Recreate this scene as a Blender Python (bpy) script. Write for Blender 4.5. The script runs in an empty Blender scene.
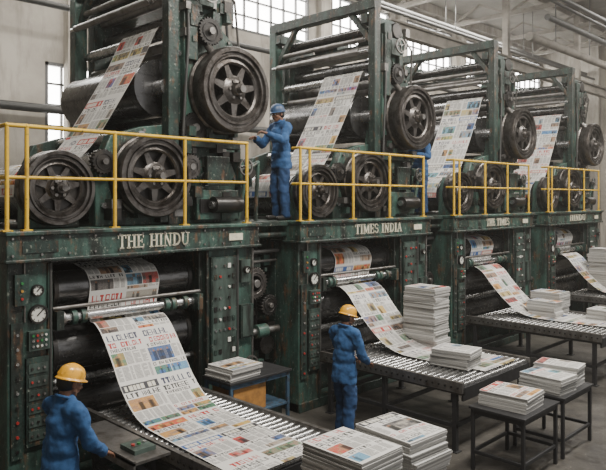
import bpy, math, random
import numpy as np
from mathutils import Vector, Matrix
random.seed(7)
SC=bpy.context.scene
COL=SC.collection

# ------------------------------------------------------------------ materials
MATS={}
def nmat(name):
    m=bpy.data.materials.new(name); m.use_nodes=True
    nt=m.node_tree; b=nt.nodes["Principled BSDF"]
    MATS[name]=m
    return m,nt,b
def pm(name,col,rough=.5,metal=0.0,var=.25,scale=4.0,bump=0.0,bscale=60.0,col2=None,thr=(.45,.7),spec=None,coat=0,grime=None):
    m,nt,b=nmat(name)
    L=nt.links.new
    tc=nt.nodes.new("ShaderNodeTexCoord")
    n=nt.nodes.new("ShaderNodeTexNoise"); n.inputs["Scale"].default_value=scale; n.inputs["Detail"].default_value=8; n.inputs["Roughness"].default_value=.65
    L(tc.outputs["Object"],n.inputs["Vector"])
    r=nt.nodes.new("ShaderNodeValToRGB")
    r.color_ramp.elements[0].position=thr[0]; r.color_ramp.elements[1].position=thr[1]
    c2=col2 if col2 else tuple(c*(1-var) for c in col)
    r.color_ramp.elements[0].color=(*col,1); r.color_ramp.elements[1].color=(*c2,1)
    L(n.outputs["Fac"],r.inputs["Fac"])
    out=r.outputs["Color"]
    if grime:
        for gc,vs,lo,hi,am in grime:
            mp=nt.nodes.new("ShaderNodeMapping"); mp.inputs["Scale"].default_value=vs; mp.inputs["Location"].default_value=(vs[0]*.37,1.3,vs[2]*.11)
            L(tc.outputs["Object"],mp.inputs["Vector"])
            nn=nt.nodes.new("ShaderNodeTexNoise"); nn.inputs["Scale"].default_value=1; nn.inputs["Detail"].default_value=9; nn.inputs["Roughness"].default_value=.7
            L(mp.outputs["Vector"],nn.inputs["Vector"])
            mr=nt.nodes.new("ShaderNodeMapRange"); mr.inputs["From Min"].default_value=lo; mr.inputs["From Max"].default_value=hi; mr.inputs["To Max"].default_value=am
            L(nn.outputs["Fac"],mr.inputs["Value"])
            mx=nt.nodes.new("ShaderNodeMixRGB"); mx.inputs["Color2"].default_value=(*gc,1)
            L(mr.outputs["Result"],mx.inputs["Fac"]); L(out,mx.inputs["Color1"]); out=mx.outputs["Color"]
    L(out,b.inputs["Base Color"])
    rr=nt.nodes.new("ShaderNodeMapRange"); rr.inputs["To Min"].default_value=max(.03,rough-.15); rr.inputs["To Max"].default_value=min(1,rough+.2)
    n2=nt.nodes.new("ShaderNodeTexNoise"); n2.inputs["Scale"].default_value=scale*3; n2.inputs["Detail"].default_value=5
    L(tc.outputs["Object"],n2.inputs["Vector"])
    L(n2.outputs["Fac"],rr.inputs["Value"]); L(rr.outputs["Result"],b.inputs["Roughness"])
    b.inputs["Metallic"].default_value=metal
    if coat: b.inputs["Coat Weight"].default_value=coat
    if bump>0:
        n3=nt.nodes.new("ShaderNodeTexNoise"); n3.inputs["Scale"].default_value=bscale; n3.inputs["Detail"].default_value=4
        L(tc.outputs["Object"],n3.inputs["Vector"])
        bp=nt.nodes.new("ShaderNodeBump"); bp.inputs["Strength"].default_value=bump; bp.inputs["Distance"].default_value=.02
        L(n3.outputs["Fac"],bp.inputs["Height"]); L(bp.outputs["Normal"],b.inputs["Normal"])
    return m
GR=[((.01,.011,.009),(4,4,.8),.42,.6,.92),((.13,.065,.032),(9,9,3),.55,.66,.85),((.24,.26,.22),(26,26,20),.59,.66,.8)]
pm("green_paint",(.048,.108,.086),.42,0,scale=2.5,col2=(.024,.05,.041),bump=.25,bscale=25,grime=GR)
pm("green_dark",(.028,.058,.048),.42,.1,scale=3,col2=(.012,.021,.018),bump=.3,bscale=20,grime=GR)
pm("black_steel",(.045,.043,.042),.35,.75,scale=3,col2=(.08,.07,.06),bump=.1)
pm("roller_black",(.12,.12,.122),.22,.85,scale=1.5,col2=(.2,.195,.19),grime=[((.025,.023,.02),(3,12,12),.5,.65,.7)])
pm("wheel_steel",(.135,.125,.118),.34,.85,scale=5,col2=(.07,.058,.05),bump=.15,grime=[((.03,.023,.018),(6,6,6),.46,.62,.88)])
pm("steel",(.52,.52,.52),.24,.9,scale=5,col2=(.32,.32,.31))
pm("worn_steel",(.25,.24,.23),.38,.8,scale=7,col2=(.11,.095,.08))
pm("yellow_rail",(.66,.42,.03),.42,0,scale=6,col2=(.4,.23,.03),thr=(.5,.72),grime=[((.07,.04,.02),(14,14,14),.58,.68,.9)])
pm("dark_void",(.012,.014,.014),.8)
pm("panel_grey",(.07,.105,.09),.45,.1,scale=5,grime=GR[:1])
pm("dial_white",(.6,.6,.55),.4,var=.2)
pm("cream_letter",(.68,.64,.5),.6,var=.4,scale=12)
pm("red_btn",(.35,.03,.025),.35); pm("green_btn",(.03,.18,.05),.35); pm("amber_btn",(.4,.22,.04),.35)
pm("concrete",(.1,.092,.08),.4,scale=1.1,col2=(.05,.045,.038),bump=.3,bscale=9,thr=(.35,.7),grime=[((.02,.018,.016),(.8,.8,1),.44,.62,.85),((.013,.011,.01),(3,3,1),.54,.66,.85),((.26,.235,.2),(14,14,1),.63,.68,.65)])
pm("wall_plaster",(.42,.39,.34),.85,scale=.5,col2=(.25,.228,.195),bump=.2,bscale=6,thr=(.38,.68),grime=[((.09,.076,.06),(1.5,1.5,.25),.46,.7,.85)])
pm("ceiling_mat",(.15,.14,.12),.85,scale=.8,col2=(.085,.075,.065))
pm("beam_mat",(.23,.21,.18),.7,.1,scale=1.5,col2=(.1,.09,.078))
pm("pipe_mat",(.07,.07,.068),.5,.4)
pm("window_frame",(.09,.09,.09),.6)
pm("wood_top",(.16,.11,.065),.6,scale=6,col2=(.08,.055,.035))
pm("table_frame",(.035,.035,.037),.5,.4)
pm("blue_frame",(.05,.1,.16),.5,.1,grime=[((.04,.03,.02),(12,12,12),.5,.6,.8)])
pm("orange_bin",(.42,.2,.05),.55,scale=8,col2=(.2,.1,.03))
pm("shirt_blue",(.024,.088,.225),.85,scale=8,col2=(.014,.054,.145),bump=.4,bscale=18)
pm("trouser_blue",(.016,.055,.15),.85,scale=8,col2=(.009,.034,.095),bump=.4,bscale=16)
pm("skin",(.19,.09,.052),.5,scale=10,col2=(.14,.065,.038))
pm("lip",(.16,.055,.04),.5); pm("hair",(.008,.007,.006),.6); pm("eye_white",(.6,.58,.55),.3); pm("eye_dark",(.01,.008,.006),.2)
pm("helmet_yellow",(.78,.39,.02),.34,scale=6,col2=(.52,.25,.02),coat=.3,grime=[((.2,.1,.03),(20,20,20),.55,.68,.7)])
pm("helmet_blue",(.03,.07,.15),.4,scale=6)
pm("shoe",(.02,.018,.016),.5)
m,nt,b=nmat("newsprint")
at=nt.nodes.new("ShaderNodeAttribute"); at.attribute_name="Col"
nt.links.new(at.outputs["Color"],b.inputs["Base Color"]); b.inputs["Roughness"].default_value=.75
m,nt,b=nmat("window_glass")
b.inputs["Base Color"].default_value=(.8,.85,.9,1)
tc=nt.nodes.new("ShaderNodeTexCoord"); n=nt.nodes.new("ShaderNodeTexNoise"); n.inputs["Scale"].default_value=1.3
nt.links.new(tc.outputs["Object"],n.inputs["Vector"])
mr=nt.nodes.new("ShaderNodeMapRange"); mr.inputs["To Min"].default_value=10; mr.inputs["To Max"].default_value=20
nt.links.new(n.outputs["Fac"],mr.inputs["Value"]); nt.links.new(mr.outputs["Result"],b.inputs["Emission Strength"])
b.inputs["Emission Color"].default_value=(1,.97,.91,1)

# ------------------------------------------------------------------ geometry builder
def basis(d):
    d=Vector(d).normalized()
    u=Vector((0,0,1)) if abs(d.z)<.9 else Vector((1,0,0))
    a=d.cross(u).normalized(); b=a.cross(d).normalized()
    return d,a,b
class G:
    def __init__(s): s.v=[];s.f=[];s.m=[];s.names=[]
    def mi(s,n):
        if n not in s.names: s.names.append(n)
        return s.names.index(n)
    def add(s,vs,fs,mat):
        o=len(s.v); s.v+= [tuple(v) for v in vs]; k=s.mi(mat)
        for f in fs: s.f.append([i+o for i in f]); s.m.append(k)
    def box(s,x0,x1,y0,y1,z0,z1,mat):
        if x0>x1:x0,x1=x1,x0
        if y0>y1:y0,y1=y1,y0
        if z0>z1:z0,z1=z1,z0
        vs=[(x,y,z) for x in(x0,x1) for y in(y0,y1) for z in(z0,z1)]
        s.add(vs,[(0,1,3,2),(4,6,7,5),(0,4,5,1),(2,3,7,6),(0,2,6,4),(1,5,7,3)],mat)
    def obox(s,c,ax,ay,az,mat):
        c=Vector(c);ax=Vector(ax);ay=Vector(ay);az=Vector(az)
        vs=[c+ax*i+ay*j+az*k for i in(-1,1) for j in(-1,1) for k in(-1,1)]
        s.add(vs,[(0,1,3,2),(4,6,7,5),(0,4,5,1),(2,3,7,6),(0,2,6,4),(1,5,7,3)],mat)
    def bar(s,p,q,w,h,mat):
        p=Vector(p);q=Vector(q);d,a,b=basis(q-p)
        s.obox((p+q)/2,(q-p)/2,a*w/2,b*h/2,mat)
    def cyl(s,p,q,r,mat,n=20,r1=None):
        p=Vector(p);q=Vector(q);d,a,b=basis(q-p); r1=r if r1 is None else r1
        vs=[];fs=[]
        for i in range(n):
            t=2*math.pi*i/n; e=a*math.cos(t)+b*math.sin(t)
            vs+= [p+e*r,q+e*r1]
        for i in range(n):
            j=(i+1)%n; fs.append((2*i,2*j,2*j+1,2*i+1))
        fs.append(tuple(2*i for i in range(n))[::-1]); fs.append(tuple(2*i+1 for i in range(n)))
        s.add(vs,fs,mat)
    def lathe(s,c,ax,prof,mat,n=40):
        c=Vector(c);d,a,b=basis(ax); k=len(prof); vs=[];fs=[]
        for i in range(n):
            t=2*math.pi*i/n; e=a*math.cos(t)+b*math.sin(t)
            for r,h in prof: vs.append(c+e*r+d*h)
        for i in range(n):
            j=(i+1)%n
            for q in range(k):
                w=(q+1)%k; fs.append((i*k+q,j*k+q,j*k+w,i*k+w))
        s.add(vs,fs,mat)
    def prism(s,poly,y0,y1,mat):
        n=len(poly); vs=[(x,y0,z) for x,z in poly]+[(x,y1,z) for x,z in poly]
        fs=[tuple(range(n)),tuple(range(n,2*n))[::-1]]+[(i,(i+1)%n+0,(i+1)%n+n,i+n) for i in range(n)]
        s.add(vs,fs,mat)
    def gear(s,x,z,y0,y1,r,nt_,mat):
        poly=[]
        for i in range(nt_):
            for da,rr in((-.3,.9),(-.18,1),(.18,1),(.3,.9)):
                a=(i+da)*2*math.pi/nt_; poly.append((x+r*rr*math.cos(a),z+r*rr*math.sin(a)))
        s.prism(poly,y0,y1,mat); s.lathe((x,y0-.01,z),(0,1,0),[(r*.6,0),(r*.68,0),(r*.68,.02),(r*.6,.02)],mat,28); s.cyl((x,y0-.05,z),(x,y1,z),r*.25,"worn_steel",16)
    def hwheel(s,x,y,z,r,mat):
        s.lathe((x,y,z),(0,1,0),[(r*.84,0),(r,0),(r,.025),(r*.84,.025)],mat,28)
        for i in range(4):
            t=i*math.pi/2+.4; s.bar((x,y+.012,z),(x+r*.9*math.cos(t),y+.012,z+r*.9*math.sin(t)),.016,.016,mat)
        s.cyl((x,y-.02,z),(x,y+.16,z),r*.18,"steel",12)
    def tube(s,pts,r,mat,n=10):
        for i in range(len(pts)-1): s.cyl(pts[i],pts[i+1],r,mat,n)
        for p in pts[1:-1]: s.ball(p,(r*1.05,)*3,mat,8,6)
    def ball(s,c,r,mat,n=14,m=9):
        vs=[];fs=[];c=Vector(c)
        for j in range(m+1):
            ph=math.pi*j/m
            for i in range(n):
                t=2*math.pi*i/n
                vs.append(c+Vector((r[0]*math.sin(ph)*math.cos(t),r[1]*math.sin(ph)*math.sin(t),r[2]*math.cos(ph))))
        for j in range(m):
            for i in range(n):
                k=(i+1)%n
                fs.append((j*n+i,(j+1)*n+i,(j+1)*n+k,j*n+k))
        s.add(vs,fs,mat)
    def obj(s,name,parent=None,origin=None,bevel=0,angle=35):
        if origin is None:
            a=np.array(s.v); origin=((a[:,0].min()+a[:,0].max())/2,(a[:,1].min()+a[:,1].max())/2,a[:,2].min())
        o=Vector(origin)
        me=bpy.data.meshes.new(name)
        me.from_pydata([tuple(Vector(v)-o) for v in s.v],[],s.f)
        for n in s.names: me.materials.append(MATS[n])
        me.polygons.foreach_set("material_index",s.m)
        import bmesh
        bm=bmesh.new(); bm.from_mesh(me); bmesh.ops.recalc_face_normals(bm,faces=bm.faces); bm.to_mesh(me); bm.free()
        me.polygons.foreach_set("use_smooth",[True]*len(me.polygons))
        me.set_sharp_from_angle(angle=math.radians(angle))
        ob=bpy.data.objects.new(name,me); COL.objects.link(ob)
        if parent: ob.parent=parent; ob.location=o-parent.location
        else: ob.location=o
        if bevel:
            md=ob.modifiers.new("bevel","BEVEL"); md.width=bevel; md.segments=2; md.limit_method='ANGLE'; md.angle_limit=math.radians(50)
        return ob
def empty(name,loc):
    e=bpy.data.objects.new(name,None); e.location=loc; e.empty_display_size=.3; COL.objects.link(e); return e

# ------------------------------------------------------------------ newspaper painter
INKS=[(.5,.06,.05),(.05,.13,.36),(.5,.27,.08),(.08,.2,.12),(.34,.2,.12),(.04,.04,.05),(.14,.3,.45),(.45,.36,.12),(.12,.11,.11),(.35,.33,.3),(.15,.13,.12),(.28,.2,.15)]
PAP=.62
def runs(rng,a,y0,y1,x0,x1,ink,wmin=2,wmax=4):
    x=x0; h=y1-y0
    while x<x1-1:
        w=int(rng.integers(wmin,wmax+1)); e=min(x1,x+w)
        if rng.random()<.9:
            a[y0:y1,x:e]=ink
            if h>=5 and e-x>=3:
                t=rng.integers(5); q0,q1=x+max(1,w//3),e-max(1,w//4)
                if t==0: a[y0+h//4:y1-h//4,q0:q1]=PAP
                elif t==1: a[y0+1:y0+h//2,q0:e]=PAP; a[y0+h//2+1:y1-1,q0:e]=PAP
                elif t==2: a[y0:y0+h//2-0,q0:q1]=PAP; a[y0+h//2+1:y1,q0:q1]=PAP
                elif t==3: a[y0+h//3:y1,x:q0]=PAP; a[y0+h//3:y1,q1:e]=PAP
                else: a[y0:y1-1,q0:e]=PAP
        x=e+1
        if rng.random()<.18: x+=2
def photo(rng,a,y0,y1,x0,x1):
    h,w=y1-y0,x1-x0
    if h<2 or w<2: return
    base=np.array(INKS[rng.integers(len(INKS))]); oth=np.array(INKS[rng.integers(len(INKS))])
    g=rng.random((max(2,h//5)+1,max(2,w//5)+1))
    yi=np.linspace(0,g.shape[0]-1.01,h).astype(int); xi=np.linspace(0,g.shape[1]-1.01,w).astype(int)
    q=g[yi][:,xi][...,None]
    c=base*(1-q)+oth*q+(rng.random((h,w,1))-.5)*.08
    for _ in range(max(1,w//10)):
        fx=rng.integers(0,max(1,w-4)); fw=max(3,int(h*.3)); c[h//3:,fx:fx+fw]=c[h//3:,fx:fx+fw]*.35
        c[max(0,h//3-3):h//3,fx+fw//4:fx+max(fw//4+2,3*fw//4)]=(.25,.14,.09)
    a[y0:y1,x0:x1]=np.clip(c,.01,.6)
def text(rng,a,y0,y1,x0,x1):
    x=x0
    while x<x1-3:
        w=min(rng.integers(9,14),x1-x)
        for y in range(y0,y1-1,2):
            l=w-1 if rng.random()<.85 else rng.integers(2,w)
            a[y,x:x+l]=.2+rng.random((l,1))*.14
            a[y+1,x:x+l]=.45+rng.random((l,1))*.1
        x+=w+1
def page(seed,W=60,H=82):
    rng=np.random.default_rng(seed); a=np.ones((H,W,3))*PAP
    y=1
    r=rng.random()
    if r<.4: a[y:y+12,1:W-1]=[(.42,.035,.03),(.04,.1,.3),(.04,.04,.05)][rng.integers(3)]; runs(rng,a,y+2,y+10,5,W-5,(.6,.58,.5),4,6)
    elif r<.8: runs(rng,a,y+1,y+11,5,W-5,(.03,.035,.08) if rng.random()<.6 else (.4,.03,.03),5,7)
    else: photo(rng,a,y,y+15,2,W-2); y+=3
    y+=14
    runs(rng,a,y,y+8,3,W-3,(.03,.03,.03) if rng.random()<.8 else (.4,.03,.03),4,6); y+=10
    if rng.random()<.5: runs(rng,a,y,y+5,3,W-16,(.05,.05,.05),3,4); y+=7
    hb=int(rng.integers(18,26)); xs=int(rng.choice([16,22,36,42]))
    if rng.random()<.5: photo(rng,a,y,y+hb,xs,W-2); text(rng,a,y,y+hb,2,xs-1)
    else: photo(rng,a,y,y+hb,2,xs); text(rng,a,y,y+hb,xs+1,W-1)
    y+=hb+2
    while y<H-6:
        hb=min(int(rng.integers(16,26)),H-2-y)
        if hb<6: break
        if rng.random()<.6 and hb>12:
            runs(rng,a,y,y+5,2,W-3,(.03,.03,.03) if rng.random()<.75 else (.38,.03,.03),3,5); y+=7; hb-=7
        m=int(rng.choice([20,30,40]))
        for x0,x1 in((2,m-1),(m,W-1)):
            if rng.random()<.5: photo(rng,a,y,y+hb-1,x0,x1)
            else: text(rng,a,y,y+hb-1,x0,x1)
        y+=hb
    return a*np.array([1,.98,.93])
def shrink(a,k):
    if k==1:return a
    h=a.shape[0]//k*k; w=a.shape[1]//k*k
    return a[:h,:w].reshape(h//k,k,w//k,k,3).mean((1,3))
def colour_mesh(me,cols):
    ca=me.color_attributes.new("Col",'FLOAT_COLOR','CORNER')
    nl=np.empty(len(me.polygons),dtype=np.int32); me.polygons.foreach_get("loop_total",nl)
    c=np.ones((len(cols),4),dtype=np.float32); c[:,:3]=cols
    ca.data.foreach_set("color",np.repeat(c,nl,axis=0).ravel())
def crom(pts,step):
    P=[Vector(p) for p in pts]; P=[P[0]*2-P[1]]+P+[P[-1]*2-P[-2]]; out=[]
    for i in range(1,len(P)-2):
        for k in range(24):
            t=k/24; a,b,c,d=P[i-1:i+3]
            out.append(.5*((2*b)+(c-a)*t+(2*a-5*b+4*c-d)*t*t+(3*b-3*c+d-a)*t**3))
    out.append(P[-2])
    L=[0]
    for i in range(1,len(out)): L.append(L[-1]+(out[i]-out[i-1]).length)
    n=int(L[-1]/step); res=[]; j=0
    for k in range(n+1):
        s=L[-1]*k/n
        while j<len(L)-2 and L[j+1]<s: j+=1
        f=(s-L[j])/max(1e-9,L[j+1]-L[j]); res.append(out[j].lerp(out[j+1],f))
    return res
def web(name,pts,wdir,seed,k=1,width=.92):
    step=.0077*k
    path=crom(pts,step); nR=len(path)-1
    rows=[]
    npg=nR//(82//k)+2
    for i in range(npg):
        rows.append(np.concatenate([shrink(page(seed*31+i*2+7),k),shrink(page(seed*31+i*2+8),k)],axis=1))
    img=np.concatenate(rows,0)[:nR]
    nC=img.shape[1]
    wd=Vector(wdir)*width/nC
    o=path[0].copy()
    vs=[]
    for i,p in enumerate(path):
        for j in range(nC+1):
            vs.append(tuple(p+wd*j-o))
    fs=[(i*(nC+1)+j,(i+1)*(nC+1)+j,(i+1)*(nC+1)+j+1,i*(nC+1)+j+1) for i in range(nR) for j in range(nC)]
    me=bpy.data.meshes.new(name); me.from_pydata(vs,[],fs); me.materials.append(MATS["newsprint"])
    me.polygons.foreach_set("use_smooth",[True]*len(me.polygons))
    colour_mesh(me,img.reshape(-1,3))
    ob=bpy.data.objects.new(name,me); ob.location=o; COL.objects.link(ob)
    return ob
def stack(cx,cy,z0,h,seed,w=.42,d=.56,rot=0,k=2,th=.013):
    rng=np.random.default_rng(seed); vs=[];fs=[];cs=[]
    n=max(3,int(h/th)); th=h/n; M=Matrix.Rotation(rot,3,'Z')
    ox=oy=0;ra=0; bundle=0
    for i in range(n):
        if bundle<=0:
            bundle=rng.integers(4,12); ox,oy=(rng.random(2)-.5)*.05; ra=(rng.random()-.5)*.12; tone=rng.uniform(.34,.56)
        bundle-=1
        jx,jy=(rng.random(2)-.5)*.014; Mi=M@Matrix.Rotation(ra+(rng.random()-.5)*.02,3,'Z')
        z=i*th; zt=z+th*.93
        c=[Mi@Vector((sx*w/2+jx+ox,sy*d/2+jy+oy,0)) for sx,sy in((-1,-1),(1,-1),(1,1),(-1,1))]
        b=len(vs); vs+=[(p.x,p.y,z) for p in c]+[(p.x,p.y,zt) for p in c]
        for q in range(4):
            r=(q+1)%4; fs.append((b+q,b+r,b+4+r,b+4+q)); t=tone*rng.uniform(.6,1.2); cs.append((t,t*.98,t*.93))
        if i==0: fs.append((b+3,b+2,b+1,b)); cs.append((.5,.5,.5))
        if i<n-1: fs.append((b+4,b+5,b+6,b+7)); cs.append((.5,.5,.48))
        else:
            img=shrink(page(seed+900),k); H,W=img.shape[:2]; b=len(vs)
            p0,p1,p2,p3=[Vector((p.x,p.y,zt)) for p in c]
            for r in range(H+1):
                for q in range(W+1):
                    u=q/W; v=1-r/H
                    P=(p0*(1-u)+p1*u)*(1-v)+(p3*(1-u)+p2*u)*v
                    P.z+= .008*math.sin(u*3.1)*math.sin(v*3.1)
                    vs.append(tuple(P))
            for r in range(H):
                for q in range(W):
                    fs.append((b+r*(W+1)+q,b+(r+1)*(W+1)+q,b+(r+1)*(W+1)+q+1,b+r*(W+1)+q+1)); cs.append(tuple(img[r,q]))
    me=bpy.data.meshes.new("newspaper_stack"); me.from_pydata(vs,[],fs); me.materials.append(MATS["newsprint"])
    colour_mesh(me,np.array(cs))
    ob=bpy.data.objects.new("newspaper_stack",me); ob.location=(cx,cy,z0); COL.objects.link(ob); return ob

# ------------------------------------------------------------------ lettering (serif glyphs)
def glyphs():
    S=.16;t=.07
    def stem(x): return [((x,0),(x,1),S)]
    def ser(x,y): return [((x-.15,y),(x+.15,y),t)]
    g={}
    g['T']=(.72,stem(.36)+ser(.36,.03)+[((0,.96),(.72,.96),t),((.03,.99),(.03,.76),t),((.69,.99),(.69,.76),t)])
    g['H']=(.8,stem(.15)+stem(.65)+[((.15,.5),(.65,.5),t)]+sum([ser(x,y) for x in(.15,.65) for y in(.03,.97)],[]))
    g['E']=(.68,stem(.15)+[((0,.96),(.6,.96),t),((0,.04),(.63,.04),t),((.15,.5),(.48,.5),t),((.6,.99),(.6,.78),t),((.63,.24),(.63,.01),t),((.48,.62),(.48,.38),t)])
    g['I']=(.36,stem(.18)+ser(.18,.03)+ser(.18,.97))
    g['N']=(.82,[((.14,0),(.14,1),t),((.66,0),(.66,1),t),((.12,1),(.66,0),S)]+ser(.14,.03)+ser(.14,.97)+ser(.66,.97))
    arc=lambda cx,cy,rx,ry,a0,a1,w,n=9:[((cx+rx*math.cos(a0+(a1-a0)*i/n),cy+ry*math.sin(a0+(a1-a0)*i/n)),(cx+rx*math.cos(a0+(a1-a0)*(i+1)/n),cy+ry*math.sin(a0+(a1-a0)*(i+1)/n)),w) for i in range(n)]
    pi=math.pi
    g['D']=(.78,stem(.15)+[((0,.96),(.35,.96),t),((0,.04),(.35,.04),t)]+arc(.33,.5,.36,.44,-pi/2,pi/2,.13))
    g['U']=(.8,[((.14,.3),(.14,1),S),((.66,.3),(.66,1),t)]+arc(.4,.32,.26,.28,pi,2*pi,.1)+ser(.14,.97)+ser(.66,.97))
    g['M']=(.98,[((.12,0),(.12,1),t),((.82,0),(.82,1),S),((.12,1),(.46,.1),.13),((.46,.1),(.82,1),t)]+sum([ser(x,y) for x in(.14,.82) for y in(.03,.97)],[]))
    g['S']=(.62,arc(.3,.73,.23,.23,.2,1.5*pi,.11)+arc(.3,.27,.25,.24,.5*pi,-.9*pi,.11))
    g['A']=(.82,[((.1,0),(.4,1),t),((.4,1),(.7,0),S),((.2,.35),(.6,.35),t)]+ser(.1,.03)+ser(.7,.03))
    return g
GL=glyphs()
def lettering(g,s,x0,width,y,z0,h,mat):
    adv=[]; x=0
    for ch in s:
        if ch==' ': x+=.45; continue
        adv.append((ch,x)); x+=GL[ch][0]+.1
    tot=x-.1; k=width/tot
    for ch,ax in adv:
        for p,q,w in GL[ch][1]:
            P=Vector((x0+(ax+p[0])*k,y,z0+p[1]*h)); Q=Vector((x0+(ax+q[0])*k,y,z0+q[1]*h))
            d=(Q-P); L=d.length
            if L<1e-6: continue
            d/=L; nrm=Vector((d.z,0,-d.x)); ww=w*k if abs(d.z)>.5 else w*h
            g.obox((P+Q)/2,d*(L/2+.004),Vector((0,.006,0)),nrm*ww/2,mat)

# ------------------------------------------------------------------ presses
def flywheel(g,c,R,depth,face_y,ns=7):
    x,z=c
    g.lathe((x,face_y,z),(0,1,0),[(R*.74,.02),(R*.76,0),(R*.80,-.0),(R*.82,.02),(R*.86,.02),(R*.88,-.015),(R*.97,-.015),(R,.015),(R,depth*.3),(R*.955,depth*.36),(R*.955,depth*.62),(R,depth*.68),(R,depth),(R*.74,depth)],"wheel_steel",64)
    g.lathe((x,face_y,z),(0,1,0),[(.02,depth*.5),(R*.76,depth*.5),(R*.76,depth*.7),(.02,depth*.7)],"black_steel",40)
    g.lathe((x,face_y,z),(0,1,0),[(R*.60,.05),(R*.64,.03),(R*.75,.045),(R*.75,.1),(R*.60,.1)],"wheel_steel",56)
    for i in range(ns):
        a=2*math.pi*i/ns+.2; d=Vector((math.cos(a),0,math.sin(a)))
        s=Vector((-d.z,0,d.x))
        p0=Vector((x,0,z))+d*R*.27; p1=Vector((x,0,z))+d*R*.63; w0,w1=R*.1,R*.055
        ya,yb=face_y+.055,face_y+depth*.55
        vs=[(q.x,yy,q.z) for yy in(ya,yb) for q in(p0+s*w0,p0-s*w0,p1-s*w1,p1+s*w1)]
        g.add(vs,[(0,1,2,3),(4,7,6,5),(0,4,5,1),(1,5,6,2),(2,6,7,3),(3,7,4,0)],"wheel_steel")
    g.lathe((x,face_y,z),(0,1,0),[(.001,-.05),(R*.13,-.05),(R*.16,-.02),(R*.17,.01),(R*.25,.02),(R*.3,.05),(R*.34,.06),(R*.34,depth),(.001,depth)],"wheel_steel",32)
    g.cyl((x,face_y-.13,z),(x,face_y+depth+.15,z),R*.085,"worn_steel",20)
    for i in range(6):
        a=2*math.pi*i/6; g.cyl((x+R*.21*math.cos(a),face_y-.01,z+R*.21*math.sin(a)),(x+R*.21*math.cos(a),face_y+.04,z+R*.21*math.sin(a)),.02,"worn_steel",6)

def dial(g,x,y,z,r):
    g.lathe((x,y,z),(0,1,0),[(.001,-.03),(r*.8,-.03),(r*.82,-.05),(r,-.05),(r,0),(.001,0)],"black_steel",24)
    g.cyl((x,y-.034,z),(x,y-.03,z),r*.79,"dial_white",24)
    g.obox((x+r*.2,y-.038,z+r*.2),(r*.35,0,r*.35),(0,.002,0),(.004,0,-.004),"black_steel")
    for i in range(8):
        a=i*math.pi/4; g.obox((x+r*.66*math.cos(a),y-.036,z+r*.66*math.sin(a)),(r*.08*math.cos(a),0,r*.08*math.sin(a)),(0,.002,0),(.003*math.sin(a),0,-.003*math.cos(a)),"black_steel")

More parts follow.
